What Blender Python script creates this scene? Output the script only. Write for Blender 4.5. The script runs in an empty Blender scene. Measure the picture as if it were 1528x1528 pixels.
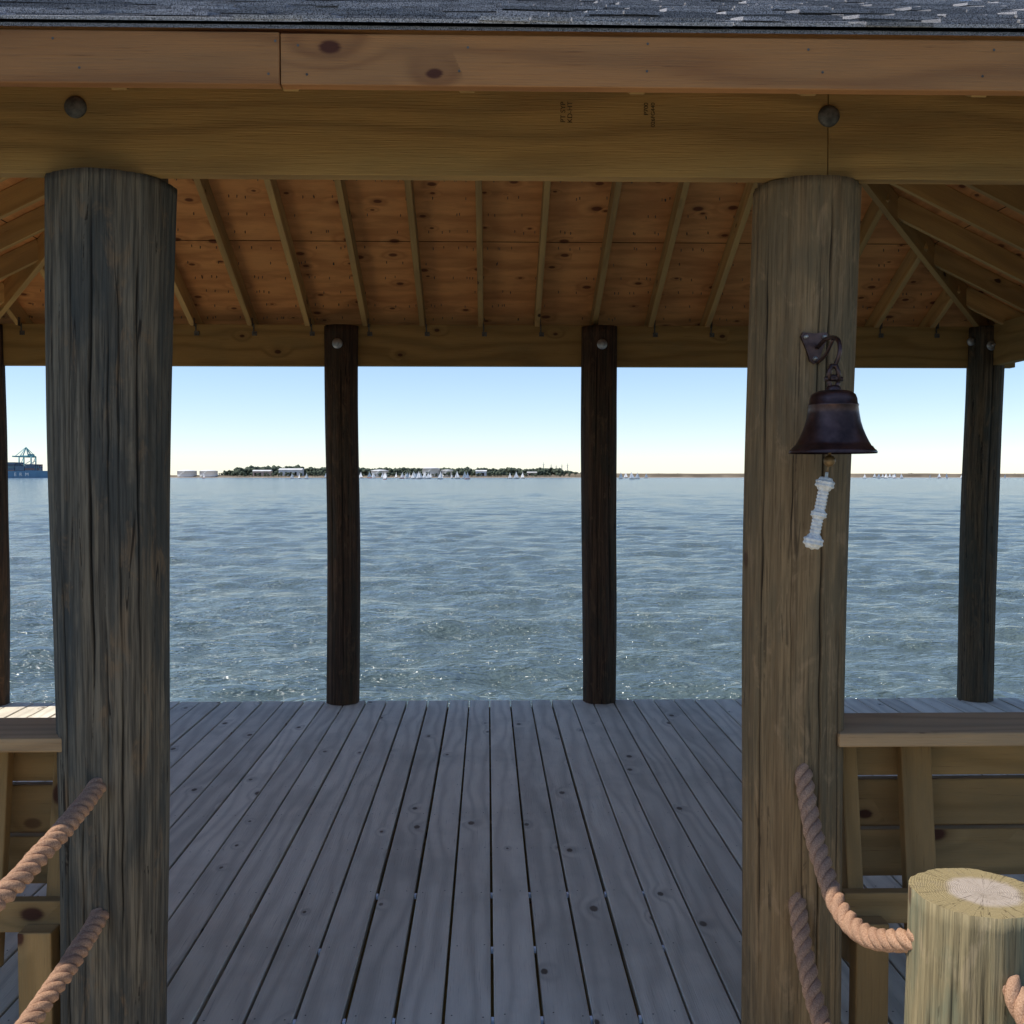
import bpy, bmesh, math, random
import numpy as np
from mathutils import Vector, Matrix, noise
random.seed(7); np.random.seed(7)
R=math.radians
EYE=1.625
scene=bpy.context.scene
scene.view_settings.view_transform='Standard'
try: scene.view_settings.look='None'
except Exception: pass
scene.view_settings.exposure=0
col=scene.collection

# ------------------------------------------------------------ node helpers
class NT:
    def __init__(s,name,rough=.8,spec=.3,metal=0):
        s.m=bpy.data.materials.new(name); s.m.use_nodes=True
        s.t=s.m.node_tree; s.n=s.t.nodes; s.l=s.t.links
        s.b=s.n['Principled BSDF']
        s.b.inputs['Roughness'].default_value=rough
        s.b.inputs['Specular IOR Level'].default_value=spec
        s.b.inputs['Metallic'].default_value=metal
    def put(s,sock,v):
        if isinstance(v,bpy.types.NodeSocket): s.l.new(v,sock)
        elif v is not None: sock.default_value=v
    def math(s,op,a,b=None,clamp=False):
        n=s.n.new('ShaderNodeMath'); n.operation=op; n.use_clamp=clamp
        s.put(n.inputs[0],a); s.put(n.inputs[1],b); return n.outputs[0]
    def comb(s,x,y,z=0.0):
        n=s.n.new('ShaderNodeCombineXYZ'); s.put(n.inputs[0],x); s.put(n.inputs[1],y); s.put(n.inputs[2],z); return n.outputs[0]
    def sep(s,v):
        n=s.n.new('ShaderNodeSeparateXYZ'); s.put(n.inputs[0],v); return n.outputs
    def noise(s,vec,scale=1,detail=3,rough=.5,dist=0):
        n=s.n.new('ShaderNodeTexNoise'); s.put(n.inputs['Vector'],vec)
        n.inputs['Scale'].default_value=scale; n.inputs['Detail'].default_value=detail
        n.inputs['Roughness'].default_value=rough; n.inputs['Distortion'].default_value=dist
        return n.outputs['Fac']
    def ramp(s,v,a,b,c=0.0,d=1.0,smooth=True):
        n=s.n.new('ShaderNodeMapRange'); n.interpolation_type='SMOOTHSTEP' if smooth else 'LINEAR'
        s.put(n.inputs[0],v); n.inputs[1].default_value=a; n.inputs[2].default_value=b
        n.inputs[3].default_value=c; n.inputs[4].default_value=d; return n.outputs[0]
    def mix(s,f,a,b,mode='MIX'):
        n=s.n.new('ShaderNodeMix'); n.data_type='RGBA'; n.blend_type=mode
        def c(v): return (*v,1) if isinstance(v,tuple) and len(v)==3 else v
        s.put(n.inputs[0],f); s.put(n.inputs[6],c(a)); s.put(n.inputs[7],c(b)); return n.outputs[2]
    def grey(s,v):
        return s.comb(v,v,v)
    def bump(s,h,strength=.5,dist=.01):
        n=s.n.new('ShaderNodeBump'); n.inputs['Strength'].default_value=strength
        n.inputs['Distance'].default_value=dist; s.l.new(h,n.inputs['Height']); s.l.new(n.outputs[0],s.b.inputs['Normal']); return n
    def attr(s,name='rnd'):
        n=s.n.new('ShaderNodeAttribute'); n.attribute_name=name; return n.outputs['Fac']
    def coord(s,k='UV'):
        n=s.n.new('ShaderNodeTexCoord'); return n.outputs[k]
    def base(s,v): s.put(s.b.inputs['Base Color'],(*v,1) if isinstance(v,tuple) else v)

def wood(name,c1,c2,stain,stain_amt=.5,knot_c=(.05,.02,.01),knot_gate=.6,var=.35,band=70,rings_amt=.5,rough=.78,spec=.25,knot_r=.09,halo_amt=.25,weather=0,wcol=None):
    t=NT(name,rough,spec)
    u,v,_=t.sep(t.coord('UV')); r=t.attr()
    rz=t.math('MULTIPLY',r,40.0)
    low=t.noise(t.comb(t.math('MULTIPLY',u,.8),t.math('MULTIPLY',v,4.5),rz),1,2,.5)
    vo=t.n.new('ShaderNodeTexVoronoi'); vo.voronoi_dimensions='2D'; vo.inputs['Scale'].default_value=1
    fib=t.noise(t.comb(t.math('MULTIPLY',u,7),t.math('MULTIPLY',v,240),rz),1,3,.65)
    st=t.noise(t.comb(t.math('MULTIPLY',u,2.2),t.math('MULTIPLY',v,9),t.math('ADD',rz,9.0)),1,4,.65)
    t.l.new(t.comb(t.math('ADD',t.math('MULTIPLY',u,3.6),t.math('MULTIPLY',fib,.05)),t.math('MULTIPLY',v,6.0)),vo.inputs['Vector'])
    d=vo.outputs['Distance']; cs=t.sep(vo.outputs['Color']); cr=cs[0]
    gate=t.ramp(cr,knot_gate,knot_gate+.02)
    dd=t.math('DIVIDE',d,t.math('ADD',t.math('MULTIPLY',cs[1],.9),.4))
    k=t.math('MULTIPLY',t.ramp(dd,knot_r,knot_r*.55),gate)
    halo=t.math('MULTIPLY',t.ramp(dd,.42,.04),gate)
    ph=t.math('ADD',t.math('ADD',t.math('MULTIPLY',v,float(band)),t.math('MULTIPLY',low,24.0)),t.math('MULTIPLY',halo,6.0))
    rings=t.math('POWER',t.math('ADD',t.math('MULTIPLY',t.math('SINE',ph),.5),.5),1.8)
    f=t.math('ADD',t.math('MULTIPLY',rings,rings_amt),t.math('MULTIPLY',fib,1-rings_amt),True)
    c=t.mix(f,c1,c2)
    c=t.mix(t.math('MULTIPLY',t.ramp(st,.40,.70),stain_amt),c,stain)
    c=t.mix(t.math('MULTIPLY',t.math('MULTIPLY',halo,halo),halo_amt),c,knot_c)
    c=t.mix(t.math('MULTIPLY',k,.92),c,knot_c)
    c=t.mix(t.ramp(fib,.62,.80,0,.6),c,knot_c)
    if weather:
        wn=t.noise(t.coord('Object'),1.6,4,.65)
        c=t.mix(t.ramp(wn,.44,.70,0,weather),c,wcol or tuple(x*.6 for x in c2))
    br=t.math('ADD',t.math('MULTIPLY',r,var),1-var*.5)
    c=t.mix(1.0,c,t.grey(br),'MULTIPLY')
    t.base(c)
    t.bump(fib,.6,.004)
    return t.m

def pole(name,c1,c2,c3,tint,crack=.8,streak=.6,hs=.04):
    t=NT(name,.85,.2)
    u,v,_=t.sep(t.coord('UV')); r=t.attr(); rz=t.math('MULTIPLY',r,30.0)
    s1=t.noise(t.comb(t.math('MULTIPLY',u,1.7),t.math('MULTIPLY',v,60),rz),1,5,.68,.15)
    s2=t.noise(t.comb(t.math('MULTIPLY',u,7),t.math('MULTIPLY',v,230),rz),1,2,.6)
    bl=t.noise(t.comb(t.math('MULTIPLY',u,1.6),t.math('MULTIPLY',v,7),t.math('ADD',rz,4.0)),1,5,.68,.5)
    bl2=t.noise(t.comb(t.math('MULTIPLY',u,6),t.math('MULTIPLY',v,16),t.math('ADD',rz,14.0)),1,4,.7,.8)
    c=t.mix(t.ramp(s1,.5-hs*3,.5+hs*3),c1,c2)
    c=t.mix(t.ramp(bl,.42,.62,0,.8),c,c3)
    c=t.mix(t.ramp(bl2,.53,.68,0,.65),c,tint)
    c=t.mix(t.ramp(s2,.45,.75,0,streak),c,tuple(x*.3 for x in c2))
    ck=t.noise(t.comb(t.math('MULTIPLY',u,.6),t.math('MULTIPLY',v,26),t.math('ADD',rz,2.0)),1,1.5,.5,.1)
    ln=t.ramp(t.math('ABSOLUTE',t.math('SUBTRACT',ck,.5)),.010,.003)
    ln=t.math('MULTIPLY',ln,t.ramp(bl2,.46,.56))
    kn=t.n.new('ShaderNodeTexVoronoi'); kn.voronoi_dimensions='2D'; kn.inputs['Scale'].default_value=1
    t.l.new(t.comb(t.math('ADD',t.math('MULTIPLY',u,2.6),t.math('MULTIPLY',s1,.05)),t.math('MULTIPLY',v,4.5)),kn.inputs['Vector'])
    kg=t.ramp(t.sep(kn.outputs['Color'])[1],.74,.76)
    km=t.math('MULTIPLY',t.ramp(kn.outputs['Distance'],.09,.03),kg)
    c=t.mix(t.math('MULTIPLY',km,.75),c,(.07,.03,.015))
    c=t.mix(t.math('MULTIPLY',ln,crack),c,(.010,.007,.005))
    c=t.mix(t.math('MULTIPLY',t.attr('crk'),.93),c,(.006,.005,.004))
    t.base(c)
    t.bump(t.math('SUBTRACT',s1,t.math('MULTIPLY',s2,.35)),.7,.007)
    return t.m

def plain(name,c,rough=.6,spec=.3,metal=0,var=.25,scale=8,bump=0,bscale=60):
    t=NT(name,rough,spec,metal)
    n=t.noise(t.coord('Object'),scale,3,.6)
    lo=tuple(x*(1-var) for x in c); hi=tuple(min(1,x*(1+var)) for x in c)
    t.base(t.mix(t.ramp(n,.3,.7),lo,hi))
    if bump: t.bump(t.noise(t.coord('Object'),bscale,2,.6),bump,.004)
    return t.m

# ------------------------------------------------------------ materials
M_beam=wood('beam_wood',(.47,.275,.085),(.22,.120,.036),(.27,.18,.065),.5,knot_gate=.83,var=.10,band=60,rings_amt=.45,knot_c=(.07,.025,.012))
M_fascia=wood('fascia_wood',(.50,.225,.075),(.25,.10,.035),(.31,.16,.065),.45,knot_gate=.80,var=.25,band=55,rings_amt=.45,knot_c=(.07,.02,.012))
M_rafter=wood('rafter_wood',(.58,.35,.12),(.38,.215,.07),(.30,.19,.09),.4,knot_gate=.85,var=.5,band=50)
M_ply=wood('plywood',(.80,.36,.115),(.52,.20,.062),(.42,.165,.05),.6,knot_c=(.13,.035,.012),knot_gate=.42,var=.25,band=14,rings_amt=.5,knot_r=.12)
M_deck=wood('deck_wood',(.88,.79,.61),(.52,.455,.345),(.66,.585,.455),.6,knot_c=(.10,.06,.03),knot_gate=.77,var=.28,band=75,rings_amt=.5,knot_r=.10,halo_amt=.2,weather=.35,wcol=(.38,.34,.255))
M_bench=wood('bench_wood',(.45,.265,.10),(.26,.15,.053),(.25,.17,.075),.5,knot_c=(.07,.02,.01),knot_gate=.55,var=.3,band=55,knot_r=.14)
M_cap=wood('cap_wood',(.56,.34,.16),(.33,.19,.085),(.35,.235,.125),.5,knot_gate=.88,var=.15,band=70)
M_pole_grey=pole('pole_grey',(.205,.165,.110),(.088,.073,.052),(.060,.062,.054),(.22,.145,.08))
M_pole_brown=pole('pole_brown',(.31,.20,.095),(.195,.122,.058),(.165,.12,.064),(.35,.225,.115),.5,.5,.05)
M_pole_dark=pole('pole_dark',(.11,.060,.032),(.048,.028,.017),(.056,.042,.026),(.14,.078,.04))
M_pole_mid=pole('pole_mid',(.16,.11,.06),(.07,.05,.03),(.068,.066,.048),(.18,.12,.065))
M_pile=pole('pole_green',(.30,.24,.13),(.175,.14,.075),(.160,.170,.11),(.36,.28,.165),.55,.5,.045)
M_metal=plain('galvanised',(.42,.42,.40),.45,.5,.7,.3,30)
M_washer=plain('weathered_washer',(.12,.11,.09),.6,.4,.5,.4,40,.4)
M_dark=plain('dark_gap',(.012,.009,.007),.9,.1)
M_gap_light=plain('gap_light_white',(.85,.88,.90),.5,.3,0,.05)  # near-white colour, stands in for light showing in the deck gaps
M_bronze=plain('dark_bronze',(.085,.048,.040),.36,.5,.75,.45,18,.12,90)
M_ball=plain('brass_ball',(.22,.13,.05),.45,.5,.4,.3,60)
M_white=plain('white_cord',(.80,.76,.67),.85,.2,0,.15,90,.4,300)

t=NT('manila_rope',.9,.15)
n1=t.noise(t.coord('Object'),300,3,.7); n2=t.noise(t.coord('Object'),14,3,.6)
c=t.mix(t.ramp(n1,.3,.7),(.33,.18,.105),(.58,.36,.23)); c=t.mix(t.ramp(n2,.4,.7,0,.45),c,(.28,.16,.105)); t.base(c)
t.bump(n1,.8,.004); M_rope=t.m

t=NT('shingles',.95,.15)
g=t.noise(t.coord('Object'),420,2,.8); r=t.attr()
c=t.mix(t.ramp(g,.38,.60),(.08,.08,.083),(.66,.65,.66))
c=t.mix(1.0,c,t.grey(t.math('ADD',t.math('MULTIPLY',r,.75),.35)),'MULTIPLY'); t.base(c); t.bump(g,.9,.004); M_shingle=t.m

t=NT('end_grain',.9,.15)
u,v,_=t.sep(t.coord('UV'))
ns=t.noise(t.comb(u,v,0.0),16,5,.65)
un=t.math('SUBTRACT',u,.018)
rr=t.math('SQRT',t.math('ADD',t.math('MULTIPLY',un,un),t.math('MULTIPLY',v,v)))
rr2=t.math('ADD',rr,t.math('MULTIPLY',t.math('SUBTRACT',ns,.5),.035))
ring=t.math('ADD',t.math('MULTIPLY',t.math('SINE',t.math('MULTIPLY',rr2,1300.0)),.5),.5)
c=t.mix(t.math('MULTIPLY',ring,.6),(.34,.27,.14),(.19,.145,.07))
c=t.mix(t.ramp(rr2,.084,.062,0,.7),c,(.46,.39,.35))
c=t.mix(t.ramp(ns,.5,.7,0,.5),c,(.22,.175,.12))
ang=t.math('ARCTAN2',v,un)
rad=t.noise(t.comb(t.math('MULTIPLY',ang,4.0),t.math('MULTIPLY',rr,2.0),0.0),2,3,.6)
c=t.mix(t.ramp(t.math('ABSOLUTE',t.math('SUBTRACT',rad,.5)),.014,.002,0,.75),c,(.05,.035,.02)); t.base(c); t.bump(ring,.4,.003)
M_end=t.m

# ------------------------------------------------------------ mesh builder
class MB:
    def __init__(s): s.v=[];s.f=[];s.uv=[];s.r=[];s.mi=[];s.sm=[];s.crk=None
    def face(s,idx,uv,r,mi=0,sm=False):
        s.f.append(idx); s.uv.extend(uv); s.r.append(r); s.mi.append(mi); s.sm.append(sm)
    def box(s,c,size,rot=None,r=None,mi=0):
        c=Vector(c); hs=[x/2 for x in size]; L=max(range(3),key=lambda i:size[i]); A,B=[i for i in range(3) if i!=L]
        r=random.random() if r is None else r; ou=random.uniform(0,50); ov=random.uniform(0,50)
        b=len(s.v); loc=[]
        for x in(-1,1):
            for y in(-1,1):
                for z in(-1,1):
                    p=Vector((x*hs[0],y*hs[1],z*hs[2])); loc.append(p)
                    s.v.append(c+(rot@p if rot else p))
        F=[((0,1,3,2),0),((4,6,7,5),0),((0,4,5,1),1),((2,3,7,6),1),((0,2,6,4),2),((1,5,7,3),2)]
        for q,ax in F:
            uv=[]
            for i in q:
                p=loc[i]
                if ax==L: uv.append((p[A]*.3+ou+7,p[B]+ov))
                else:
                    o=B if ax==A else A
                    uv.append((p[L]+ou,p[o]+ov+(0 if ax==A else .4)))
            s.face([b+i for i in q],uv,r,mi)
    def between(s,p0,p1,w,h,align=0,r=None,mi=0,roll=None):
        p0=Vector(p0);p1=Vector(p1);d=(p1-p0);L=d.length;d.normalize()
        ref=Vector((0,0,1)) if abs(d.z)<.95 else Vector((0,1,0))
        sd=ref.cross(d).normalized(); n=d.cross(sd)
        if n.z<0 and abs(d.z)<.95: n=-n; sd=-sd
        rot=Matrix((d,sd,n)).transposed()
        c=(p0+p1)/2+n*(align*h/2)
        s.box(c,(L,w,h),rot,r,mi)
    def disc(s,c,r,n=10,normal='z',mi=0,rr=.5):
        b=len(s.v); c=Vector(c)
        for i in range(n):
            a=2*math.pi*i/n; x,y=r*math.cos(a),r*math.sin(a)
            s.v.append(c+(Vector((x,y,0)) if normal=='z' else Vector((x,0,y))))
        s.face([b+i for i in range(n)],[(0,0)]*n,rr,mi)
    def obj(s,name,mats,parent=None,bevel=0,segs=2):
        me=bpy.data.meshes.new(name); me.from_pydata([tuple(p) for p in s.v],[],s.f)
        uvl=me.uv_layers.new(name='UVMap'); uvl.data.foreach_set('uv',[x for p in s.uv for x in p])
        at=me.attributes.new('rnd','FLOAT','FACE'); at.data.foreach_set('value',s.r)
        if s.crk is not None:
            at=me.attributes.new('crk','FLOAT','POINT'); at.data.foreach_set('value',s.crk)
        for m in (mats if isinstance(mats,list) else [mats]): me.materials.append(m)
        me.polygons.foreach_set('material_index',s.mi); me.polygons.foreach_set('use_smooth',s.sm); me.update()
        o=bpy.data.objects.new(name,me); col.objects.link(o)
        if bevel:
            bm=o.modifiers.new('bevel','BEVEL'); bm.width=bevel; bm.segments=segs; bm.limit_method='ANGLE'
        if parent: o.parent=parent
        return o
    def tube(s,pts,rad,n=10,r=.5,mi=0,caps=True):
        pts=[Vector(p) for p in pts]; m=len(pts); rads=rad if isinstance(rad,(list,tuple)) else [rad]*m
        b=len(s.v); L=0; prev=None
        for i,p in enumerate(pts):
            d=(pts[min(i+1,m-1)]-pts[max(i-1,0)]).normalized()
            if prev is None:
                ref=Vector((0,0,1)) if abs(d.z)<.9 else Vector((0,1,0)); a=ref.cross(d).normalized()
            else: a=(prev-d*prev.dot(d)).normalized()
            prev=a; bb=d.cross(a)
            for k in range(n):
                th=2*math.pi*k/n; s.v.append(p+(a*math.cos(th)+bb*math.sin(th))*rads[i])
        for i in range(m-1):
            for k in range(n):
                k2=(k+1)%n
                s.face([b+i*n+k,b+i*n+k2,b+(i+1)*n+k2,b+(i+1)*n+k],[(i*.01,k*.01)]*4,r,mi,True)
        if caps:
            s.face([b+k for k in range(n)][::-1],[(0,0)]*n,r,mi); s.face([b+(m-1)*n+k for k in range(n)],[(0,0)]*n,r,mi)
    def lathe(s,c,prof,n=48,r=.5,mi=0):
        b=len(s.v); c=Vector(c); m=len(prof)
        for (rad,z) in prof:
            for k in range(n):
                th=2*math.pi*k/n; s.v.append(c+Vector((rad*math.cos(th),rad*math.sin(th),z)))
        for i in range(m-1):
            for k in range(n):
                k2=(k+1)%n; s.face([b+i*n+k,b+i*n+k2,b+(i+1)*n+k2,b+(i+1)*n+k],[(0,0)]*4,r,mi,True)
def empty(name,loc=(0,0,0)):
    e=bpy.data.objects.new(name,None); e.location=loc; e.empty_display_size=.2; col.objects.link(e); return e

def make_pole(name,mat,x0,x1,y,z0,z1,r0,r1,parent=None,seg=96,rows=90,cracks=(),seed=0,endmat=None,rough=.004):
    v=[];crk=[];H=z1
    for i in range(rows+1):
        z=z0+(z1-z0)*i/rows; tt=z/H
        cx=x0+(x1-x0)*tt; rad=r0+(r1-r0)*tt
        cx+=.006*math.sin(z*2.1+seed); 
        ccs=[(ca+.05*noise.noise(Vector((z*1.4,ca,seed)))+.02*noise.noise(Vector((z*9,ca,seed))),min(1,(z-zs)/.2,(ze-z)/.2)*(.75+.5*noise.noise(Vector((z*4,ca*3,seed)))),dep,wid) for (ca,zs,ze,dep,wid) in cracks if zs<z<ze]
        for k in range(seg):
            th=2*math.pi*k/seg+math.pi/2
            q=noise.noise(Vector((math.cos(th)*2.2,math.sin(th)*2.2,z*.7+seed*9)))
            q2=noise.noise(Vector((math.cos(th)*9,math.sin(th)*9,z*1.3+seed*5)))
            rr=rad+q*.010+q2*rough; ck=0
            for cc,fade,dep,wid in ccs:
                dd=abs((th-cc+math.pi)%(2*math.pi)-math.pi)
                e=fade*max(0,1-dd/(wid*(.4+.6*fade)))
                rr-=dep*e; ck=max(ck,e)
            crk.append(min(1,ck*1.4)); v.append((cx+rr*math.cos(th),y+rr*math.sin(th),z))
    mb=MB(); mb.v=[Vector(p) for p in v]; mb.crk=crk; rmean=(r0+r1)/2
    for i in range(rows):
        za=z0+(z1-z0)*i/rows; zb=z0+(z1-z0)*(i+1)/rows
        for k in range(seg):
            k2=(k+1)%seg; ua=k/seg*2*math.pi*rmean; ub=(k+1)/seg*2*math.pi*rmean
            mb.face([i*seg+k,i*seg+k2,(i+1)*seg+k2,(i+1)*seg+k],[(za,ua),(za,ub),(zb,ub),(zb,ua)],(seed*.137)%1,0,True)
    b=rows*seg; mb.face([b+k for k in range(seg)],[(v[b+k][0]-x1,v[b+k][1]-y) for k in range(seg)],.5,1)
    return mb.obj(name,[mat,endmat or mat],parent)

# ------------------------------------------------------------ PAVILION
pav=empty('pavilion')
YF,YB=2.79,7.32
F=3*math.pi/2
FZ=2.397
post_l=make_pole('front_post_grey',M_pole_grey,-1.034,-1.0,YF,-3,FZ,.134,.160,pav,400,260,
    cracks=[(F+.02,1.0,2.4,.012,.035),(F-.55,-.2,1.5,.008,.025),(F+.5,.3,2.2,.008,.025),(F-.2,.1,.9,.007,.025),(F-.35,1.4,2.35,.008,.025),(F+.8,.2,2.3,.008,.03),(F+.25,.2,1.3,.007,.024),(F-.75,1.1,2.3,.008,.025),(F+.33,1.3,2.1,.006,.022)],seed=1)
post_r=make_pole('front_post_brown',M_pole_brown,.838,.858,YF,-3,FZ,.132,.140,pav,400,260,
    cracks=[(F+.22,.0,2.4,.014,.032),(F-1.0,.2,2.3,.009,.035),(F-.35,.9,1.8,.005,.02),(F+.7,-.2,1.3,.006,.024),(F-.1,.3,.9,.005,.02),(F+.05,1.5,2.3,.005,.02)],seed=2)
make_pole('corner_post',M_pole_brown,-3.54,-3.54,YF,-3,FZ,.135,.14,pav,64,30,seed=3)
make_pole('corner_post',M_pole_mid,3.57,3.57,YF,-3,FZ,.135,.14,pav,64,30,seed=4)
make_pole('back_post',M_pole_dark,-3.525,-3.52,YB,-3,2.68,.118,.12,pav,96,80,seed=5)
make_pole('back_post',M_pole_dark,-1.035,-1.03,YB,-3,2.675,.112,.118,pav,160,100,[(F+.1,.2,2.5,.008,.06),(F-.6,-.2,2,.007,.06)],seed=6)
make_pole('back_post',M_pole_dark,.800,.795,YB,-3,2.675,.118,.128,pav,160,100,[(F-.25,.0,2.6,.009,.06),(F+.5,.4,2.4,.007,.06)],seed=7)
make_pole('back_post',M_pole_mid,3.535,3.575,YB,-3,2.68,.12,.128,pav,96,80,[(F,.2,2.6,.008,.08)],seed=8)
mb=MB()
for x,r_ in((-1.0,.15),(.858,.13),(-3.54,.13),(3.57,.13)): mb.box((x,2.742+.07,2.55),(r_*1.6,.136,.32))
mb.obj('post_tongues',M_pole_brown,pav)
mb=MB(); bz=2.545; bh=.29; FBY=2.713; FBT=.046
mb.box(((-3.75+.8885)/2,FBY,bz),(.8885+3.75,FBT,bh),None,.45); mb.box(((.89+3.8)/2,FBY,bz-.001),(3.8-.89,FBT,bh),None,.6)
mb.box(((-3.75-1.03)/2,7.368,bz),(2.72,.076,bh)); mb.box(((-1.03+.80)/2+.001,7.368,bz+.002),(1.827,.076,bh)); mb.box(((.80+3.8)/2,7.368,bz),(2.997,.076,bh))
mb.box((3.61,5.05,bz+.001),(.076,4.545,bh)); mb.box((-3.575,5.05,bz+.001),(.076,4.545,bh))
beam=mb.obj('beams',M_beam,pav,.003)
CX,CY=.02,5.05; HX,HY=3.99,2.74; EZ=EYE+.972; P=.487
def hz(d): return EZ+P*d
RX=HX-HY
def shell(name,off,th,ext,mat):
    hx,hy=HX+ext,HY+ext; ez=EZ+off-P*ext; rz=ez+P*hy
    pts=[(CX-hx,CY-hy,ez),(CX+hx,CY-hy,ez),(CX+hx,CY+hy,ez),(CX-hx,CY+hy,ez),(CX-RX,CY,rz),(CX+RX,CY,rz)]
    mb=MB(); mb.v=[Vector(p) for p in pts]+[Vector(p)+Vector((0,0,th)) for p in pts]
    def uvs(ix,ax): return [((mb.v[i].x,(mb.v[i].y-CY)*1.11) if ax==0 else (mb.v[i].y,mb.v[i].x*1.11)) for i in ix]
    for ix,ax in(((0,4,5,1),0),((2,5,4,3),0),((1,5,2),1),((3,4,0),1)):
        mb.face(list(ix),uvs(ix,ax),.4+.1*ax); jx=[i+6 for i in ix][::-1]; mb.face(jx,uvs(jx,ax),.1)
    for a,b in((0,1),(1,2),(2,3),(3,0)): mb.face([a,b,b+6,a+6],[(0,0),(1,0),(1,.02),(0,.02)],.3)
    return mb.obj(name,mat,pav)
shell('roof_sheathing',0,.013,0,M_ply)
shell('roof_shingle_base',.0135,.008,.02,M_shingle)
mb=MB()
for d in (1.10,2.19):
    for sgn in(-1,1):
        hw=HX-d-.02; y=CY+sgn*(HY-d); mb.between((CX-hw,y,hz(d)-.0015),(CX+hw,y,hz(d)-.0015),.006,.002)
    hw=HY-d-.02
    for sgn in(-1,1):
        x=CX+sgn*(HX-d); mb.between((x,CY-hw,hz(d)-.0015),(x,CY+hw,hz(d)-.0015),.006,.002)
mb.obj('plywood_seams',M_dark,pav)
mb=MB()
for k in range(1100):
    x=CX+random.uniform(-3.3,3.3); dmax=min(HY,HX-abs(x-CX)); d=random.choice([i*.143+.05 for i in range(20)])+random.uniform(-.01,.01)
    if d>dmax-.05: continue
    mb.box((x,CY+HY-d,hz(d)-.008),(.004,.004,.016))
mb.obj('nail_points',M_washer,pav)
mb=MB(); W=.038; Hh=.125
xs=[-.053+.406*k for k in range(-12,13)]
for x in xs:
    L=min(HY,HX-abs(x-CX))-.02
    if L<.3: continue
    for sgn in(-1,1):
        y0=CY+sgn*(HY-.085); y1=CY+sgn*(HY-L)
        mb.between((x+random.uniform(-.006,.006),y0,hz(.085)-.002),(x+random.uniform(-.01,.01),y1,hz(L)-.002),W,Hh,-1)
ys=[CY+.406*k for k in range(-6,7)]
for y in ys:
    L=HY-abs(y-CY)-.02
    if L<.3: continue
    for sgn in(-1,1):
        x0=CX+sgn*(HX-.085); x1=CX+sgn*(HX-L)
        mb.between((x0,y,hz(.085)-.002),(x1,y,hz(L)-.002),W,Hh,-1)
for sx in(-1,1):
    for sy in(-1,1):
        mb.between((CX+sx*(HX-.06),CY+sy*(HY-.06),hz(.06)-.01),(CX+sx*RX,CY,hz(HY)-.01),W,.16,-1)
mb.between((CX-RX,CY,hz(HY)-.01),(CX+RX,CY,hz(HY)-.01),W,.18,-1)
mb.obj('rafters',M_rafter,pav,.003)
mb=MB()
for x in xs:
    if abs(x)<3.4:
        mb.box((x+.024,7.327,2.66),(.010,.004,.07)); mb.box((x+.030,7.3265,2.625),(.035,.003,.03)); mb.box((x+.0215,7.30,2.70),(.003,.035,.06))
mb.obj('rafter_ties',M_washer,pav)
mb=MB(); fz0=EYE+.857; fh=.114; y=2.310; fc=fz0+fh/2
mb.box(((-4.01-.4565)/2,y,fc),(4.01-.4565,.030,fh),None,.35); mb.box(((-.4540+4.03)/2,y+.001,fc-.001),(4.03+.4540,.030,fh-.002),None,.75)
mb.box((CX,CY+HY+.0,fc),(8.0,.038,fh)); 
for sgn in(-1,1): mb.box((CX+sgn*(HX+.0),CY,fc),(.038,2*HY-.045,fh))
fas=mb.obj('fascia',M_fascia,pav,.003)
mb=MB()
for x in [ -1.62,-1.25,-.92,-.49,-.42,-.05,.35,.74,1.1,1.5]:
    for dz in(-.03,.03): mb.disc((x+random.uniform(-.03,.03),2.2935,fc+dz+random.uniform(-.01,.01)),.003,8,'y')
mb.obj('fascia_nails',M_washer,pav)
mb=MB()
th=math.atan(P)
expo=.112
for i in range(27):
    d=i*expo-.030
    hw=HX-max(d,0)-.03
    if d>HY-.05: break
    x=CX-hw
    L1=.22
    def put(xc,w,dfront,Ln,lift,thk,r,tw=0):
        a=th-lift
        rot=Matrix.Rotation(a,3,'X')@Matrix.Rotation(tw,3,'Y')
        back=Vector((xc,CY-HY+dfront+Ln*math.cos(th),EZ+P*(dfront+Ln*math.cos(th))+.024))
        c=back-rot@Vector((0,Ln/2,0)); c.x=xc
        mb.box(c,(w,Ln,thk),rot,r)
    while x<CX+hw-.05:
        w=max(.02,min(random.uniform(.7,1.0),CX+hw-x))
        put(x+w/2,w-.003,d+random.uniform(-.003,.003),L1,.035+random.uniform(0,.010),.007,random.uniform(.1,.6) if i else .9,random.uniform(-.003,.003)); x+=w
    x=CX-hw
    while x<CX+hw-.05:
        w=min(random.uniform(.07,.26),CX+hw-x)
        if random.random()<.6:
            put(x+w/2,w-.004,d-.004+random.uniform(-.010,.008),L1+.01,.058+random.uniform(-.004,.018),.008,random.uniform(.3,1),random.uniform(-.02,.02))
        x+=w
mb.obj('shingle_courses',M_shingle,pav)
def washer(mb,c,r,dy=-1):
    prof=[(0,.014),(r*.45,.0135),(r*.8,.010),(r,.005),(r,0)]
    n=28; b=len(mb.v); c=Vector(c)
    for rad,z in prof:
        for k in range(n):
            a=2*math.pi*k/n; mb.v.append(c+Vector((rad*math.cos(a),dy*z,rad*math.sin(a))))
    for i in range(len(prof)-1):
        for k in range(n):
            k2=(k+1)%n; mb.face([b+i*n+k,b+i*n+k2,b+(i+1)*n+k2,b+(i+1)*n+k],[(0,0)]*4,.5,0,True)
mb=MB(); washer(mb,(-1.055,2.69,2.567),.028); washer(mb,(.889,2.69,2.560),.028)
mb.obj('beam_washers',M_washer,pav)
mb=MB()
for x in(-1.045,.80,3.555): washer(mb,(x,YB-.128,2.54),.036); mb.tube([(x,YB-.14,2.54),(x,YB-.165,2.54)],.011,8)
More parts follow.
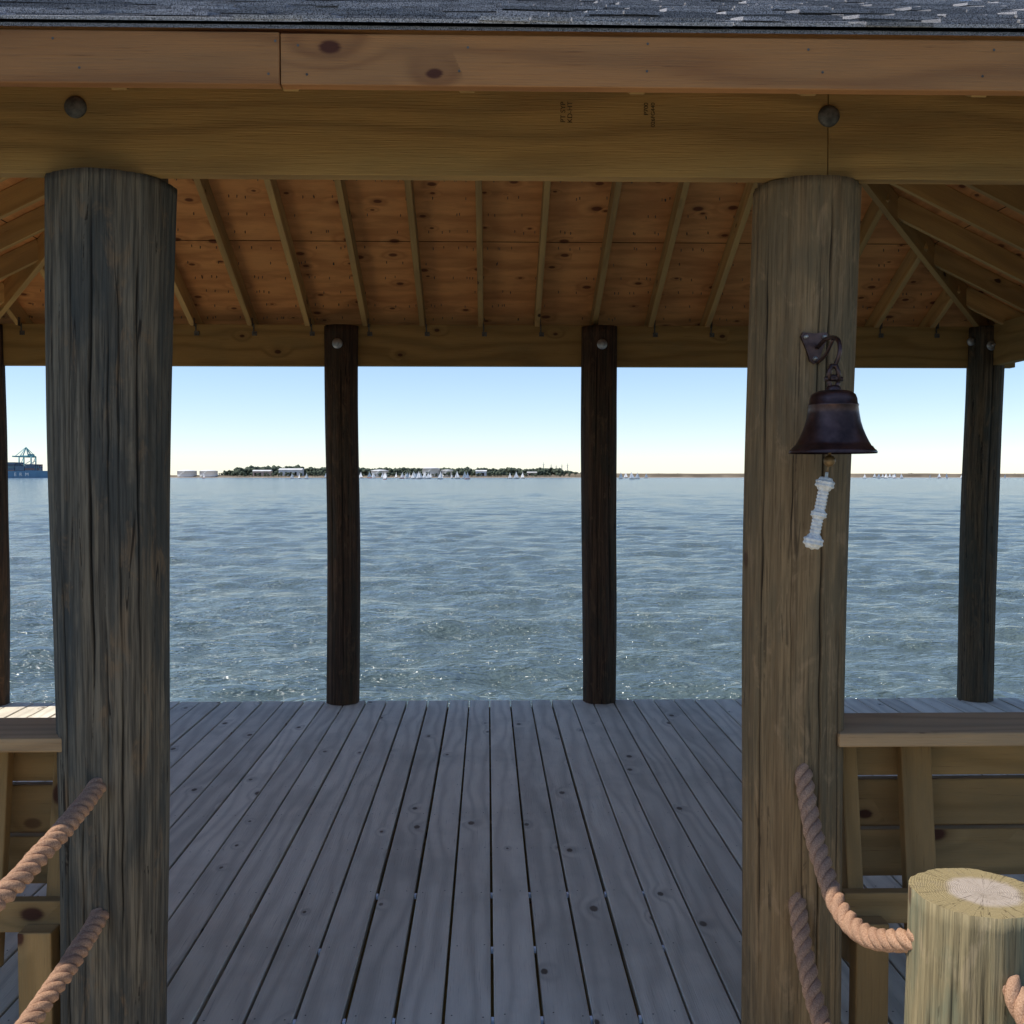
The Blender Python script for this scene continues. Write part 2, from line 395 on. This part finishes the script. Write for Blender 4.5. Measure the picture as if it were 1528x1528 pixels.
washer(mb,(3.44,YB-.06,2.575),.03)
mb.obj('post_washers',M_metal,pav)
def text(name,s,loc,size,rot,mat,parent,ext=.0002,align='CENTER'):
    cu=bpy.data.curves.new(name,'FONT'); cu.body=s; cu.size=size; cu.extrude=ext; cu.align_x=align; cu.align_y='CENTER'
    cu.materials.append(mat); o=bpy.data.objects.new(name,cu); o.location=loc; o.rotation_euler=rot; col.objects.link(o); o.parent=parent; return o
M_ink=plain('ink',(.06,.04,.02),.9,.1,0,.5,60)
text('lumber_stamp_a','PT SYP\nKD-HT',(.205,2.6893,2.565),.018,(R(90),R(-90),0),M_ink,pav,.0004)
text('lumber_stamp_b','026FG440',(.43,2.6893,2.56),.015,(R(90),R(-90),0),M_ink,pav,.0004)
text('lumber_stamp_c','P700',(.412,2.6893,2.575),.016,(R(90),R(-90),0),M_ink,pav,.0004)

# ------------------------------------------------------------ DECK
deck=empty('wooden_deck')
mb=MB(); pitch=.148; gapx=.013
screws=MB()
joists=[3.03-.46*k for k in range(1,2)]+[3.03+.46*k for k in range(0,10)]
for k in range(-26,26):
    x=gapx+pitch*(k+.5); 
    if x<-3.8 or x>3.85: continue
    g=random.uniform(.008,.0135)
    y1=7.36+random.uniform(-.006,.008); y0=2.46
    mb.box((x+random.uniform(-.0015,.0015),(y0+y1)/2,-.019+random.uniform(-.002,.0005)),(pitch-g,y1-y0,.038),Matrix.Rotation(random.uniform(-.0005,.0005),3,'Z'))
    for jy in joists:
        for dx in(-.042,.042):
            if random.random()<.85: screws.disc((x+dx+random.uniform(-.009,.009),jy+random.uniform(-.014,.014),.0013),.0028,8)
    if -1.3<x<1.15:
        mb.box((x,(2.452-6)/2,-.019+random.uniform(-.001,.0005)),(pitch-g,8.45,.038))
mb.obj('deck_boards',M_deck,deck,.004)
screws.obj('deck_screws',M_dark,deck)
mb=MB()
for jy in joists+[7.3]: mb.box((.02,jy,-.039-.12),(7.5,.038,.235))
for jy in [2.2-.5*k for k in range(16)]: mb.box((-.07,jy,-.039-.12),(2.4,.038,.235))
mb.box((-3.5,5,-.45),(.14,5,.3)); mb.box((3.5,5,-.45),(.14,5,.3)); mb.box((-1,1,-.45),(.14,12,.3)); mb.box((.85,1,-.45),(.14,12,.3))
mb.obj('joists',M_bench,deck)
mb=MB()
for jy in joists[1:4]:
    for k in range(-4,5):
        if random.random()<.75: mb.box((gapx+pitch*k,jy-.01,-.012),(.0085,.018,.016))  # added pale blocks imitate spots of light from below between boards
mb.obj('gap_light_spots',M_gap_light,deck)

# ------------------------------------------------------------ BENCHES
def bench(sgn):
    e=empty('bench')
    def X(x): return x if sgn>0 else -.165-x
    mb=MB(); xe=3.42
    def bx(x0,x1,y0,y1,z0,z1,m=0): mb.box(((X(x0)+X(x1))/2,(y0+y1)/2,(z0+z1)/2),(abs(x1-x0),y1-y0,z1-z0),None,None,m)
    for (z0,z1) in((.735,.868),(.585,.723),(.432,.572)): bx(1.0,xe,2.985,3.023,z0,z1)
    mb.between((X(1.035),2.83,.25),(X(1.035),2.945,.898),.046,.085); 
    for x in(1.24,2.3,3.3): mb.between((X(x),2.85,.25),(X(x),2.945,.898),.089,.038)
    bx(.99,xe,2.79,2.828,.375,.462)
    for x in(1.05,2.2,3.3):
        bx(x-.045,x+.045,2.73,2.788,.0015,.40); bx(x-.045,x+.045,3.36,3.45,.0015,.36); bx(x-.10,x-.062,2.83,3.48,.33,.42)
    for y in(3.045,3.20,3.355): bx(.99,xe,y,y+.14,.423,.46)
    mb.obj('bench_frame',M_bench,e,.004)
    mb=MB()
    mb.box(((X(.93)+X(xe))/2,2.79,.922),(xe-.93,.235,.038))
    mb.obj('top_rail',M_cap,e,.005)
bench(1); bench(-1)

# ------------------------------------------------------------ PILINGS
def piling(x,y,z,r,seed):
    return make_pole('wooden_piling',M_pile,x,x,y,-3,z,r+.006,r,None,240,120,[(F-.3,.1,z,.008,.04),(F+.6,-.2,.7,.007,.04),(F-1.1,-.2,.7,.007,.04),(F-.75,.3,z,.006,.035),(F+.15,.2,.7,.006,.035)],seed,M_end,.003)
piling(1.0,2.05,.772,.128,11); piling(-1.165,1.70,.772,.128,12); piling(1.05,.0,.772,.13,13); piling(-1.2,-.3,.772,.13,14)

# ------------------------------------------------------------ ROPES
def catmull(pts,step=.006):
    P_=[Vector(p) for p in pts]; P_=[P_[0]*2-P_[1]]+P_+[P_[-1]*2-P_[-2]]; out=[]
    for i in range(1,len(P_)-2):
        a,b,c,d=P_[i-1:i+3]; n=max(2,int((c-b).length/step))
        for k in range(n):
            t_=k/n; out.append(.5*((2*b)+(c-a)*t_+(2*a-5*b+4*c-d)*t_*t_+(3*b-a-3*c+d)*t_**3))
    out.append(P_[-2]); return out
def rope(pts,rad=.021,lay=.105):
    c=catmull(pts); mb=MB(); n=len(c); fr=[];prev=None;L=0;Ls=[]
    for i,p in enumerate(c):
        d=(c[min(i+1,n-1)]-c[max(i-1,0)]).normalized()
        a=Vector((1,0,0)) if prev is None else prev
        a=(a-d*a.dot(d)).normalized(); prev=a; fr.append((a,d.cross(a)))
        if i: L+=(p-c[i-1]).length
        Ls.append(L)
    ph0=random.uniform(0,6)
    for s in range(3):
        q=[]
        for i,p in enumerate(c):
            ph=ph0+s*2*math.pi/3+2*math.pi*Ls[i]/lay
            q.append(p+(fr[i][0]*math.cos(ph)+fr[i][1]*math.sin(ph))*rad*(.55+.03*math.sin(Ls[i]*23+s)))
        b=len(mb.v); m=16; pv=None
        for i,p in enumerate(q):
            d=(q[min(i+1,n-1)]-q[max(i-1,0)]).normalized()
            a=Vector((1,0,0)) if pv is None else pv
            a=(a-d*a.dot(d)).normalized(); pv=a; bb=d.cross(a)
            for k in range(m):
                tt=2*math.pi*k/m; rr=rad*.545*(1+.07*math.sin(5*tt-Ls[i]*170))
                mb.v.append(p+(a*math.cos(tt)+bb*math.sin(tt))*rr)
        for i in range(n-1):
            for k in range(m):
                k2=(k+1)%m; mb.face([b+i*m+k,b+i*m+k2,b+(i+1)*m+k2,b+(i+1)*m+k],[(0,0)]*4,.5,0,True)
    for k in range(int(L*260)):
        i=random.randrange(n-1); a=random.uniform(0,6.28); o_=fr[i][0]*math.cos(a)+fr[i][1]*math.sin(a)
        p=c[i]+o_*rad*.95; e=p+o_*random.uniform(.002,.007)+Vector((random.uniform(-.006,.006),random.uniform(-.006,.006),random.uniform(-.004,.006)))
        b=len(mb.v); w_=Vector((.0004,.0004,0)); mb.v+=[p-w_,p+w_,e]; mb.face([b,b+1,b+2],[(0,0)]*3,.5)
    return mb.obj('rope',M_rope)
up=[(.838,2.74,.90),(.832,2.66,.835),(.826,2.58,.745),(.826,2.47,.655),(.829,2.35,.600),(.846,2.23,.598),(.878,2.10,.648),(.915,2.03,.69)]
rope(up,.0225)
lo=[(p[0]-.012,p[1],p[2]-.352) for p in up]; rope(lo,.0225)
rope([(-1.02,2.74,.85),(-1.012,2.665,.822),(-1.0,2.47,.80),(-1.0,2.28,.777),(-1.01,2.12,.752),(-1.05,1.95,.735),(-1.12,1.75,.74)],.0225)
rope([(-1.02,2.74,.51),(-1.012,2.665,.480),(-1.0,2.47,.462),(-1.0,2.28,.440),(-1.01,2.12,.415),(-1.05,1.95,.40),(-1.12,1.75,.40)],.0225)
rope([(1.0,1.99,.67),(1.01,1.93,.64),(1.02,1.8,.57),(1.03,1.3,.42),(1.05,.7,.45),(1.05,.06,.66)],.0225)
rope([(-1.17,1.65,.67),(-1.18,1.3,.5),(-1.19,.7,.44),(-1.2,-.25,.66)],.0225)
# ------------------------------------------------------------ BELL
bell=empty('ship_bell')
bx_,by_=.846,2.50; mz=1.678
mb=MB()
out=[(.1035,0),(.1045,.004),(.101,.009),(.0985,.010),(.093,.018),(.0905,.0185),(.085,.028),(.078,.042),(.0705,.060),(.0650,.078),(.0615,.097),(.0590,.115),(.0600,.1165),(.0600,.1200),(.0575,.1215),(.0560,.134),(.0520,.144),(.043,.1505),(.030,.154),(.0001,.156)]
inn=[(.0001,.146),(.040,.142),(.052,.128),(.056,.10),(.062,.07),(.075,.038),(.092,.012),(.1035,0)]
mb.lathe((bx_,by_,mz),inn+out,72)
tz=mz+.156
mb.lathe((bx_,by_,tz-.004),[(.018,0),(.018,.009),(.012,.014),(.0001,.015)],20)
mb.tube([(bx_+.011*math.cos(a),by_,tz+.018+.014*math.sin(a)) for a in np.linspace(0,2*math.pi,20)],.006,8)
mb.tube([(bx_-.012,by_-.001,tz+.020),(bx_-.011,by_,tz+.045),(bx_-.005,by_,tz+.058),(bx_+.005,by_,tz+.058),(bx_+.011,by_,tz+.045),(bx_+.012,by_-.001,tz+.020)],.0065,8)
mb.tube([(bx_-.022,by_,tz+.026),(bx_+.022,by_,tz+.026)],.006,8)
arm=catmull([(.852,2.642,1.955),(.856,2.60,1.968),(.859,2.55,1.968),(.860,2.51,1.955),(.859,2.495,1.930),(.854,2.498,1.905),(.847,2.503,1.890),(.840,2.506,1.895)],.005)
mb.tube(arm,.0055,10)
arm=catmull([(.852,2.642,1.915),(.856,2.59,1.93),(.858,2.54,1.962)],.006); mb.tube(arm,.0045,8)
pl=[(-.036,.036),(-.031,.046),(0,.043),(.031,.046),(.036,.036),(.022,.004),(.011,-.028),(0,-.036),(-.011,-.028),(-.022,.004)]
b=len(mb.v); cx,cz=.845,1.948
for yy in(2.645,2.652+.01):
    for (x,z) in pl: mb.v.append(Vector((cx+x,yy,cz+z)))
n=len(pl); mb.face([b+i for i in range(n)],[(0,0)]*n,.5); mb.face([b+n+i for i in range(n)][::-1],[(0,0)]*n,.5)
for i in range(n):
    j=(i+1)%n; mb.face([b+i,b+j,b+n+j,b+n+i],[(0,0)]*4,.5)
mb.obj('bell_body_and_bracket',M_bronze,bell)
mb=MB()
for (x,z) in((-.024,.034),(.024,.034),(0,-.022)): washer(mb,(cx+x,2.645,cz+z),.0055)
mb.obj('bracket_screws',M_metal,bell)
mb=MB()
def ball(mb,c,r,n=24,m=14,kn=0,sq=1.0,axis=None,mi=0):
    b=len(mb.v); c=Vector(c); A=axis
    for i in range(m+1):
        ph=math.pi*i/m
        for k in range(n):
            th=2*math.pi*k/n
            rr=r*(1+ (.14*math.sin(4*th+ph*5)*math.sin(4*th-ph*5) if kn else 0))
            p=Vector((rr*math.sin(ph)*math.cos(th),rr*math.sin(ph)*math.sin(th),-rr*math.cos(ph)*sq))
            mb.v.append(c+(A@p if A else p))
    for i in range(m):
        for k in range(n):
            k2=(k+1)%n; mb.face([b+i*n+k,b+i*n+k2,b+(i+1)*n+k2,b+(i+1)*n+k],[(0,0)]*4,.5,mi,True)
ball(mb,(.838,2.5,1.660),.0145)
mb.tube([(.844,2.5,1.80),(.838,2.5,1.665)],.004,8); mb.tube([(.838,2.5,1.66),(.832,2.5,1.625)],.003,8)
mb.obj('clapper',M_ball,bell)
mb=MB(); A0=Vector((.829,2.498,1.615)); A1=Vector((.797,2.496,1.452)); dd=(A0-A1).normalized()
q=dd.to_track_quat('Z','Y').to_matrix()
ball(mb,A0-dd*.012,.0215,48,28,1,.80,q); ball(mb,A0-dd*.088,.0180,48,28,1,.72,q); ball(mb,A1+dd*.010,.0225,48,28,1,.80,q)
b=len(mb.v); nr=90; n=32
for i in range(nr+1):
    t_=i/nr; cc=A0.lerp(A1,t_)
    for k in range(n):
        th=2*math.pi*k/n; rr=.0125*(1+.2*math.sin(3*th+t_*60)*math.sin(3*th-t_*60)); mb.v.append(cc+q@Vector((rr*math.cos(th),rr*math.sin(th),0)))
for i in range(nr):
    for k in range(n):
        k2=(k+1)%n; mb.face([b+i*n+k,b+i*n+k2,b+(i+1)*n+k2,b+(i+1)*n+k],[(0,0)]*4,.5,0,True)
mb.tube([(.832,2.5,1.632),(.829,2.498,1.61)],.004,8)
mb.obj('lanyard',M_white,bell)

# ------------------------------------------------------------ WATER
WZ=-2.0
rad=[2.5]
while rad[-1]<6: rad.append(rad[-1]*1.03)
while rad[-1]<120: rad.append(rad[-1]*1.0075)
while rad[-1]<400: rad.append(rad[-1]*1.012)
while rad[-1]<25000: rad.append(rad[-1]*1.08)
rad=np.array(rad)
front=np.radians(np.arange(-42,44,.25)); rest=np.radians(np.arange(44,318,4.0)); ang=np.concatenate([front,rest])
RR,AA=np.meshgrid(rad,ang,indexing='ij')
Xw=RR*np.sin(AA); Yw=RR*np.cos(AA); Z=np.zeros_like(Xw)
sp=RR*.0075; 
inwin=((AA<R(43.9)))
for i in range(60):
    lam=.28*(1.055**i)*random.uniform(.9,1.1); th=random.gauss(R(68),R(38)); k=2*math.pi/lam
    amp=.0145*lam**.8*random.uniform(.5,1.3)
    if lam>2.5: amp*=.6
    w=np.clip(lam/(3.0*sp)-.6,0,1)
    ph=k*(Xw*math.cos(th)+Yw*math.sin(th))+random.uniform(0,6.28)+ .9*np.sin(Xw*.23/max(.5,lam**.5)+Yw*.31+i)
    s_=np.sin(ph); Z+=amp*.5*w*(s_+.3*np.cos(2*ph))
grp=.8+.35*np.sin(Xw*.31+Yw*.43)*np.sin(Xw*.17-Yw*.37+1)
Z*=grp*inwin*np.clip((390-RR)/150,0,1)
nr_,na=RR.shape
vs=np.stack([Xw,Yw,Z+WZ],-1).reshape(-1,3)
i0=(np.arange(nr_-1)[:,None]*na+np.arange(na)[None,:]); i1=(np.arange(nr_-1)[:,None]*na+((np.arange(na)+1)%na)[None,:])
fs=np.stack([i0,i0+na,i1+na,i1],-1).reshape(-1,4)
verts=vs.tolist()+[[0,0,WZ]]; faces=fs.tolist(); cidx=len(verts)-1
for k in range(na): faces.append([cidx,k,(k+1)%na])
me=bpy.data.meshes.new('water'); me.from_pydata(verts,[],faces); me.polygons.foreach_set('use_smooth',[True]*len(faces)); me.update()
wat=bpy.data.objects.new('water',me); col.objects.link(wat)
if me.polygons[10].normal.z<0: me.flip_normals()
t=NT('water_mat',.11,.5); t.b.inputs['IOR'].default_value=1.333
x,y,z=t.sep(t.coord('Object'))
a1=t.noise(t.comb(x,t.math('MULTIPLY',y,1.4),0.0),4.2,3,.66)
a2=t.noise(t.comb(t.math('MULTIPLY',x,.65),t.math('MULTIPLY',y,1.25),3.0),1.05,4,.7)
h=t.math('ADD',t.math('MULTIPLY',a1,.09),t.math('MULTIPLY',a2,.55))
t.bump(h,1.0,1.0)
wn=t.noise(t.comb(t.math('MULTIPLY',x,.008),t.math('MULTIPLY',y,.03),0.0),1,3,.6)
t.base(t.mix(t.ramp(wn,.35,.65),(.080,.112,.108),(.100,.134,.126)))
me.materials.append(t.m)

# ------------------------------------------------------------ FAR SHORE
mat_land=plain('land_scrub',(.17,.14,.10),.95,.1,0,.35,.02); mat_sand=plain('sand',(.32,.26,.19),.95,.1,0,.25,.02)
def strip(name,x0,x1,y0,y1,hf,mat,n=300):
    mb=MB(); b=0
    for i in range(n+1):
        x_=x0+(x1-x0)*i/n; h_=hf(x_)
        for (yy,zz) in((y0,WZ-.5),(y0+8,WZ+h_*.75),(y0+60,WZ+h_),(y1,WZ+h_)): mb.v.append(Vector((x_,yy,zz)))
    for i in range(n):
        for k in range(3): a=i*4+k; mb.face([a,a+4,a+5,a+1],[(0,0)]*4,.5,0,True)
    return mb.obj(name,mat)
nz=lambda x,s,o=0: noise.noise(Vector((x*s,o,.3)))
strip('beach',-520,1700,1490,1600,lambda x:1.0+.5*nz(x,.02),mat_sand)
strip('land',-900,1700,1512,2600,lambda x:(6.0 if x>120 else 3.0)+1.1*nz(x,.012,3)+.5*nz(x,.07,5),mat_land)
t=NT('foliage',.95,.1); r=t.attr(); n=t.noise(t.coord('Object'),.45,3,.7)
c=t.mix(r,(.065,.085,.060),(.115,.135,.085)); c=t.mix(t.ramp(n,.35,.65,0,.5),c,(.065,.08,.065)); t.base(c); M_fol=t.m  # greens lightened so distance haze is put into the colour
ico=bmesh.new(); bmesh.ops.create_icosphere(ico,subdivisions=1,radius=1); icov=[v.co.copy() for v in ico.verts]; icof=[[v.index for v in f.verts] for f in ico.faces]; ico.free()
def clump(mb,c,r,r0):
    b=len(mb.v); c=Vector(c)
    for p in icov: mb.v.append(c+Vector((p.x*r,p.y*r,p.z*r*.8))*random.uniform(.72,1.25))
    for f in icof: mb.face([b+i for i in f],[(0,0)]*3,min(1,max(0,r0+random.uniform(-.2,.2))),0)
def forest(name,x0,x1,y,hfun,step,rows=3):
    mb=MB(); x_=x0
    while x_<x1:
        for rw in range(rows):
            h_=hfun(x_)*random.uniform(.78,1.06)
            if h_<1.2: continue
            xx=x_+random.uniform(-step,step); yy=y+rw*14+random.uniform(-5,5)
            mb.tube([(xx,yy,WZ+1),(xx,yy,WZ+2+h_*.6)],[.35,.15],5)
            r0=random.random()
            for k in range(6):
                rr=h_*random.uniform(.15,.27); clump(mb,(xx+random.uniform(-.25,.25)*h_,yy+random.uniform(-.25,.25)*h_,WZ+2+h_*random.uniform(.2,.80)),rr,r0)
        x_+=step
    return mb.obj(name,M_fol)
def hf(x):
    a=max(.0,min(1,(x+425)/50))*max(0,min(1,(165-x)/60))
    return a*(15.0+3*nz(x,.011,9)+2.*nz(x,.05,2))
forest('distant_trees',-425,165,1570,hf,3.3)
forest('distant_trees',130,1650,1640,lambda x:4.6+2.6*nz(x,.03,11),7,1)
forest('distant_trees',-370,130,1506,lambda x:6.5+4.5*nz(x,.03,21),4.0,1)
M_tank=plain('white_paint',(.80,.80,.78),.5,.3,0,.04,.1); M_roofw=plain('pale_roof',(.65,.65,.62),.6,.3,0,.1,.1); M_wall=plain('tan_wall',(.45,.34,.27),.8,.2,0,.15,.1)
def tank(x,y,r,h):
    mb=MB(); mb.lathe((x,y,WZ+1.5),[(r,0),(r,h),(r*1.01,h),(r*1.01,h+.3),(r*.6,h+r*.10),(.01,h+r*.14)],40)
    for a in np.linspace(0,6.28,14)[:-1]: mb.tube([(x+r*1.01*math.cos(a),y+r*1.01*math.sin(a),WZ+1.5+h),(x+r*1.01*math.cos(a),y+r*1.01*math.sin(a),WZ+2.6+h)],.12,4)
    for k in range(14): mb.box((x+r*math.cos(-2.2+k*.05)*1.01,y+r*math.sin(-2.2+k*.05)*1.01,WZ+1.7+h*k/14),(1.2,.8,.15))
    return mb.obj('storage_tank',M_tank)
for x_,r_,h_ in((-444,14,8.0),(-412,13,8.0),(-160,13,8.5),(-84,13,12),(-60,9,9)): tank(x_,1512+r_,r_,h_)
def warehouse(x,y,w,d,h,wallm=M_wall,name='warehouse',zb=1.5):
    e=empty(name); z=WZ+zb; mb=MB(); mb.box((x,y,z+h/2),(w,d,h)); 
    mb.obj('walls',wallm,e)
    mb=MB(); b=0
    for xx in(-w/2-.5,w/2+.5):
        mb.v+= [Vector((x+xx,y-d/2-.6,z+h+.02)),Vector((x+xx,y,z+h+d*.12)),Vector((x+xx,y+d/2+.6,z+h+.02))]
    mb.face([0,3,4,1],[(0,0)]*4,.5);mb.face([1,4,5,2],[(0,0)]*4,.5);mb.face([0,1,2],[(0,0)]*3,.5);mb.face([3,5,4],[(0,0)]*3,.5)
    mb.obj('roof',M_roofw,e); mb=MB()
    for k in range(int(w/7)): mb.box((x-w/2+4+k*7,y-d/2-.05,z+h*.4),(3,.1,h*.55))
    mb.obj('doors',M_dark,e)
warehouse(-335,1535,26,16,8); warehouse(-292,1533,34,18,10,M_roofw); warehouse(-205,1535,22,14,7,M_wall); warehouse(-10,1535,16,14,8,M_roofw); warehouse(66,1535,14,10,6)
M_mast=plain('steel_mast',(.30,.32,.33),.6,.4,.3,.1,1)
for x_ in(88,100,108,117,126):
    mb=MB(); h_=random.uniform(19,24); 
    for s in(-1,1): mb.tube([(x_+s*1.2,1620,WZ+2),(x_,1620,WZ+h_)],.28,4)
    for k in range(8): z=WZ+2+k*h_/9; w=1.2*(1-k/9); mb.tube([(x_-w,1620,z),(x_+w,1620,z+h_/9)],.12,4)
    mb.tube([(x_-2.5,1620,WZ+h_*.85),(x_+2.5,1620,WZ+h_*.85)],.15,4)
    mb.obj('power_pylon',M_mast)
M_hull=plain('hull_blue',(.17,.31,.46),.5,.3,0,.05,.1)
ship=empty('container_ship'); SY=1400; sx0,sx1=-800,-572
mb=MB(); b=0
st=[(sx0,0),(sx0+6,1),(sx1-30,1),(sx1-8,.75),(sx1,.05)]
for (x_,w) in st:
    for (s_,zz) in((-1,-.5),(-1,7.6),(1,7.6),(1,-.5)):
        fl=1 if zz>0 else .85; mb.v.append(Vector((x_-(4 if zz<0 else 0),SY+16*s_*w*fl,WZ+zz+(1.8 if x_>sx1-32 and zz>0 else 0))))
for i in range(len(st)-1):
    for k in range(4): a=i*4+k; a2=i*4+(k+1)%4; mb.face([a,a2,a2+4,a+4],[(0,0)]*4,.5)
mb.face([0,3,2,1],[(0,0)]*4,.5); m=(len(st)-1)*4; mb.face([m,m+1,m+2,m+3],[(0,0)]*4,.5)
mb.obj('hull',M_hull,ship)
cm=[plain('container_%d'%i,c_,.6,.3,0,.1,.3) for i,c_ in enumerate([(.08,.12,.17),(.10,.15,.20),(.07,.09,.12),(.15,.16,.17),(.10,.17,.19),(.17,.11,.10)])]
mb=MB(); x_=sx0+14
while x_<sx1-34:
    if not(-690<x_<-676):
        top=random.choice([3,4,4,5])
        for row in range(5):
            tp=max(2,top-random.choice([0,0,1]))
            for lv in range(tp): mb.box((x_+6.1,SY-13+row*6.2,WZ+7.8+1.3+lv*2.62),(12.1,2.44,2.55),None,None,random.choice([0,0,1,1,2,3,4,5]))
    x_+=12.9
mb.obj('containers',cm,ship)
mb=MB(); mb.box((-683,SY,WZ+8+11),(10,26,22)); mb.box((-683,SY,WZ+31),(8,34,2.6)); mb.tube([(-683,SY,WZ+32),(-683,SY,WZ+38)],.5,6)
mb.obj('bridge_tower',M_tank,ship)
text('hull_lettering','E  R  M',(-622,SY-16.15,WZ+4.4),6.5,(R(90),0,0),M_tank,ship,.02)
M_crane=plain('crane_teal',(.16,.38,.40),.5,.3,0,.08,.2)
def crane(x,y,s=1.0):
    mb=MB(); z=WZ+2
    def T(a,b,r=.55): mb.tube([(x+a[0]*s,y+a[1]*s,z+a[2]*s),(x+b[0]*s,y+b[1]*s,z+b[2]*s)],r*s*1.3,5)
    for sx in(-9,9):
        for sy in(-8,8): T((sx,sy,0),(sx,sy,30),.8)
        T((sx,-8,13),(sx,8,13)); T((sx,-8,13),(sx,8,30),.4); T((sx,-8,30),(sx,8,30),.7)
    for sy in(-8,8): T((-9,sy,13),(9,sy,13),.7); T((-9,sy,30),(9,sy,30),.7); T((-9,sy,13),(9,sy,24),.35)
    for sx in(-2.2,2.2): T((sx,-44,29.5),(sx,20,29.5),.8); T((sx*2,-6,30),(0,-4,44),.6); T((sx,8,30),(0,-4,44),.4)
    for yy in range(-44,20,6): T((-2.2,yy,29.5),(2.2,yy,29.5),.3)
    T((0,-4,44),(0,-40,30),.35); T((0,-4,44),(0,-24,30),.35); T((0,-4,44),(0,18,30),.35); T((-11,0,31),(11,0,31),.7); T((-11,0,31),(0,-4,44),.35); T((11,0,31),(0,-4,44),.35)
    mb.box((x,y+12*s,z+32*s),(7*s,8*s,4*s)); return mb.obj('harbor_crane',M_crane)
crane(-643,1450,.92); crane(-700,1450,.92)
M_sail=plain('sailcloth',(.86,.86,.86),.6,.2,0,.04,1); M_bh=plain('boat_hull',(.55,.56,.58),.4,.4,0,.05,1); M_red=plain('red_hull',(.45,.05,.05),.4,.4,0,.05,1)
def clump_(mb,c,r):
    b=len(mb.v); c=Vector(c)
    for p in icov: mb.v.append(c+p*r)
    for f in icof: mb.face([b+i for i in f],[(0,0)]*3,.5,1)
def boatmesh(hm):
    mb=MB(); st=[(-2.3,.6,.45),(-1.2,.75,.42),(.5,.7,.45),(1.6,.4,.55),(2.4,.03,.65)]
    for (x_,w,h_) in st: mb.v+= [Vector((x_,-w,h_)),Vector((x_,0,-.15)),Vector((x_,w,h_))]
    for i in range(4):
        for (a,b2) in((0,1),(1,2),(2,0)): mb.face([i*3+a,i*3+b2,i*3+3+b2,i*3+3+a],[(0,0)]*4,.5,0)
    mb.face([0,2,1],[(0,0)]*3,.5)
    mb.tube([(.6,0,.4),(.5,0,6.4)],.05,5,mi=1); mb.tube([(.55,0,1.1),(-2.0,.5,1.1)],.04,5,mi=1)
    def sail(pts):
        b=len(mb.v); mb.v+=[Vector(p) for p in pts]; mb.face(list(range(b,b+len(pts))),[(0,0)]*len(pts),.5,2)
    sail([(.5,.02,1.15),(.48,.02,6.3),(-.4,.30,4.0),(-1.2,.45,2.4),(-1.9,.5,1.15)])
    sail([(.7,.02,4.9),(2.3,.02,.8),(.8,.25,1.0)])
    for xx in(-1.2,-.5): 
        mb.tube([(xx,-.45,.4),(xx+.05,-.5,.9)],[.2,.13],6,mi=1); clump_(mb,(xx+.05,-.5,1.05),.12)
    return mb.obj('sailboat',[hm,M_mast,M_sail])
bo=[boatmesh(M_bh),boatmesh(M_red)]; first=[True,True]
def putb(t_,dist,s=1.0,k=None):
    i=(1 if random.random()<.12 else 0) if k is None else k
    if first[i]: o=bo[i]; first[i]=False
    else: o=bpy.data.objects.new('sailboat',bo[i].data); col.objects.link(o)
    o.location=(t_*dist,dist,WZ+.05); o.scale=(s,)*3
    o.rotation_euler=(R(random.uniform(-8,12)),0,random.choice([.3,3.3,-.5,2.6])+random.uniform(-.5,.5))
for k in range(36): putb(random.triangular(-.165,.0,-.06),random.uniform(900,1300),random.uniform(.9,1.3))
for a_ in(-.19,-.183,-.176,.022,.028,.034,.130,.135,.141,.146,.155): putb(a_,random.uniform(900,1250),random.uniform(.9,1.2))
for k in range(22): putb(random.uniform(.33,.54),random.uniform(1100,1450),random.uniform(.7,1.15))
putb(-.10,850,.8,1); putb(-.275,1150,1.0,1)

# ------------------------------------------------------------ CAMERA, LIGHT
cam=bpy.data.cameras.new('camera'); cam.sensor_width=36; cam.lens=36.05; cam.clip_end=60000; cam.clip_start=.05
co=bpy.data.objects.new('camera',cam); col.objects.link(co); co.location=(0,0,EYE); co.rotation_euler=(R(90-2.06),0,R(-1.35)); scene.camera=co
el=R(60); az=R(264)
dirv=Vector((math.sin(az)*math.cos(el),math.cos(az)*math.cos(el),math.sin(el)))
su=bpy.data.lights.new('sun','SUN'); su.energy=5.0; su.angle=R(.5); su.color=(1,.95,.87)
so=bpy.data.objects.new('sun',su); col.objects.link(so); so.rotation_euler=dirv.to_track_quat('Z','Y').to_euler()
w=bpy.data.worlds.new('World'); scene.world=w; w.use_nodes=True
nt=w.node_tree
sk=nt.nodes.new('ShaderNodeTexSky'); sk.sky_type='NISHITA'; sk.sun_disc=False; sk.sun_elevation=el; sk.sun_rotation=az
sk.air_density=.9; sk.dust_density=.0; sk.ozone_density=2.6; sk.altitude=0
mx=nt.nodes.new('ShaderNodeMix'); mx.data_type='RGBA'; mx.blend_type='MULTIPLY'; mx.inputs[0].default_value=1
mx.inputs[7].default_value=(.93,.95,1.06,1)
nt.links.new(sk.outputs[0],mx.inputs[6])
bg=nt.nodes['Background']; bg.inputs[1].default_value=.15
nt.links.new(mx.outputs[2],bg.inputs[0])
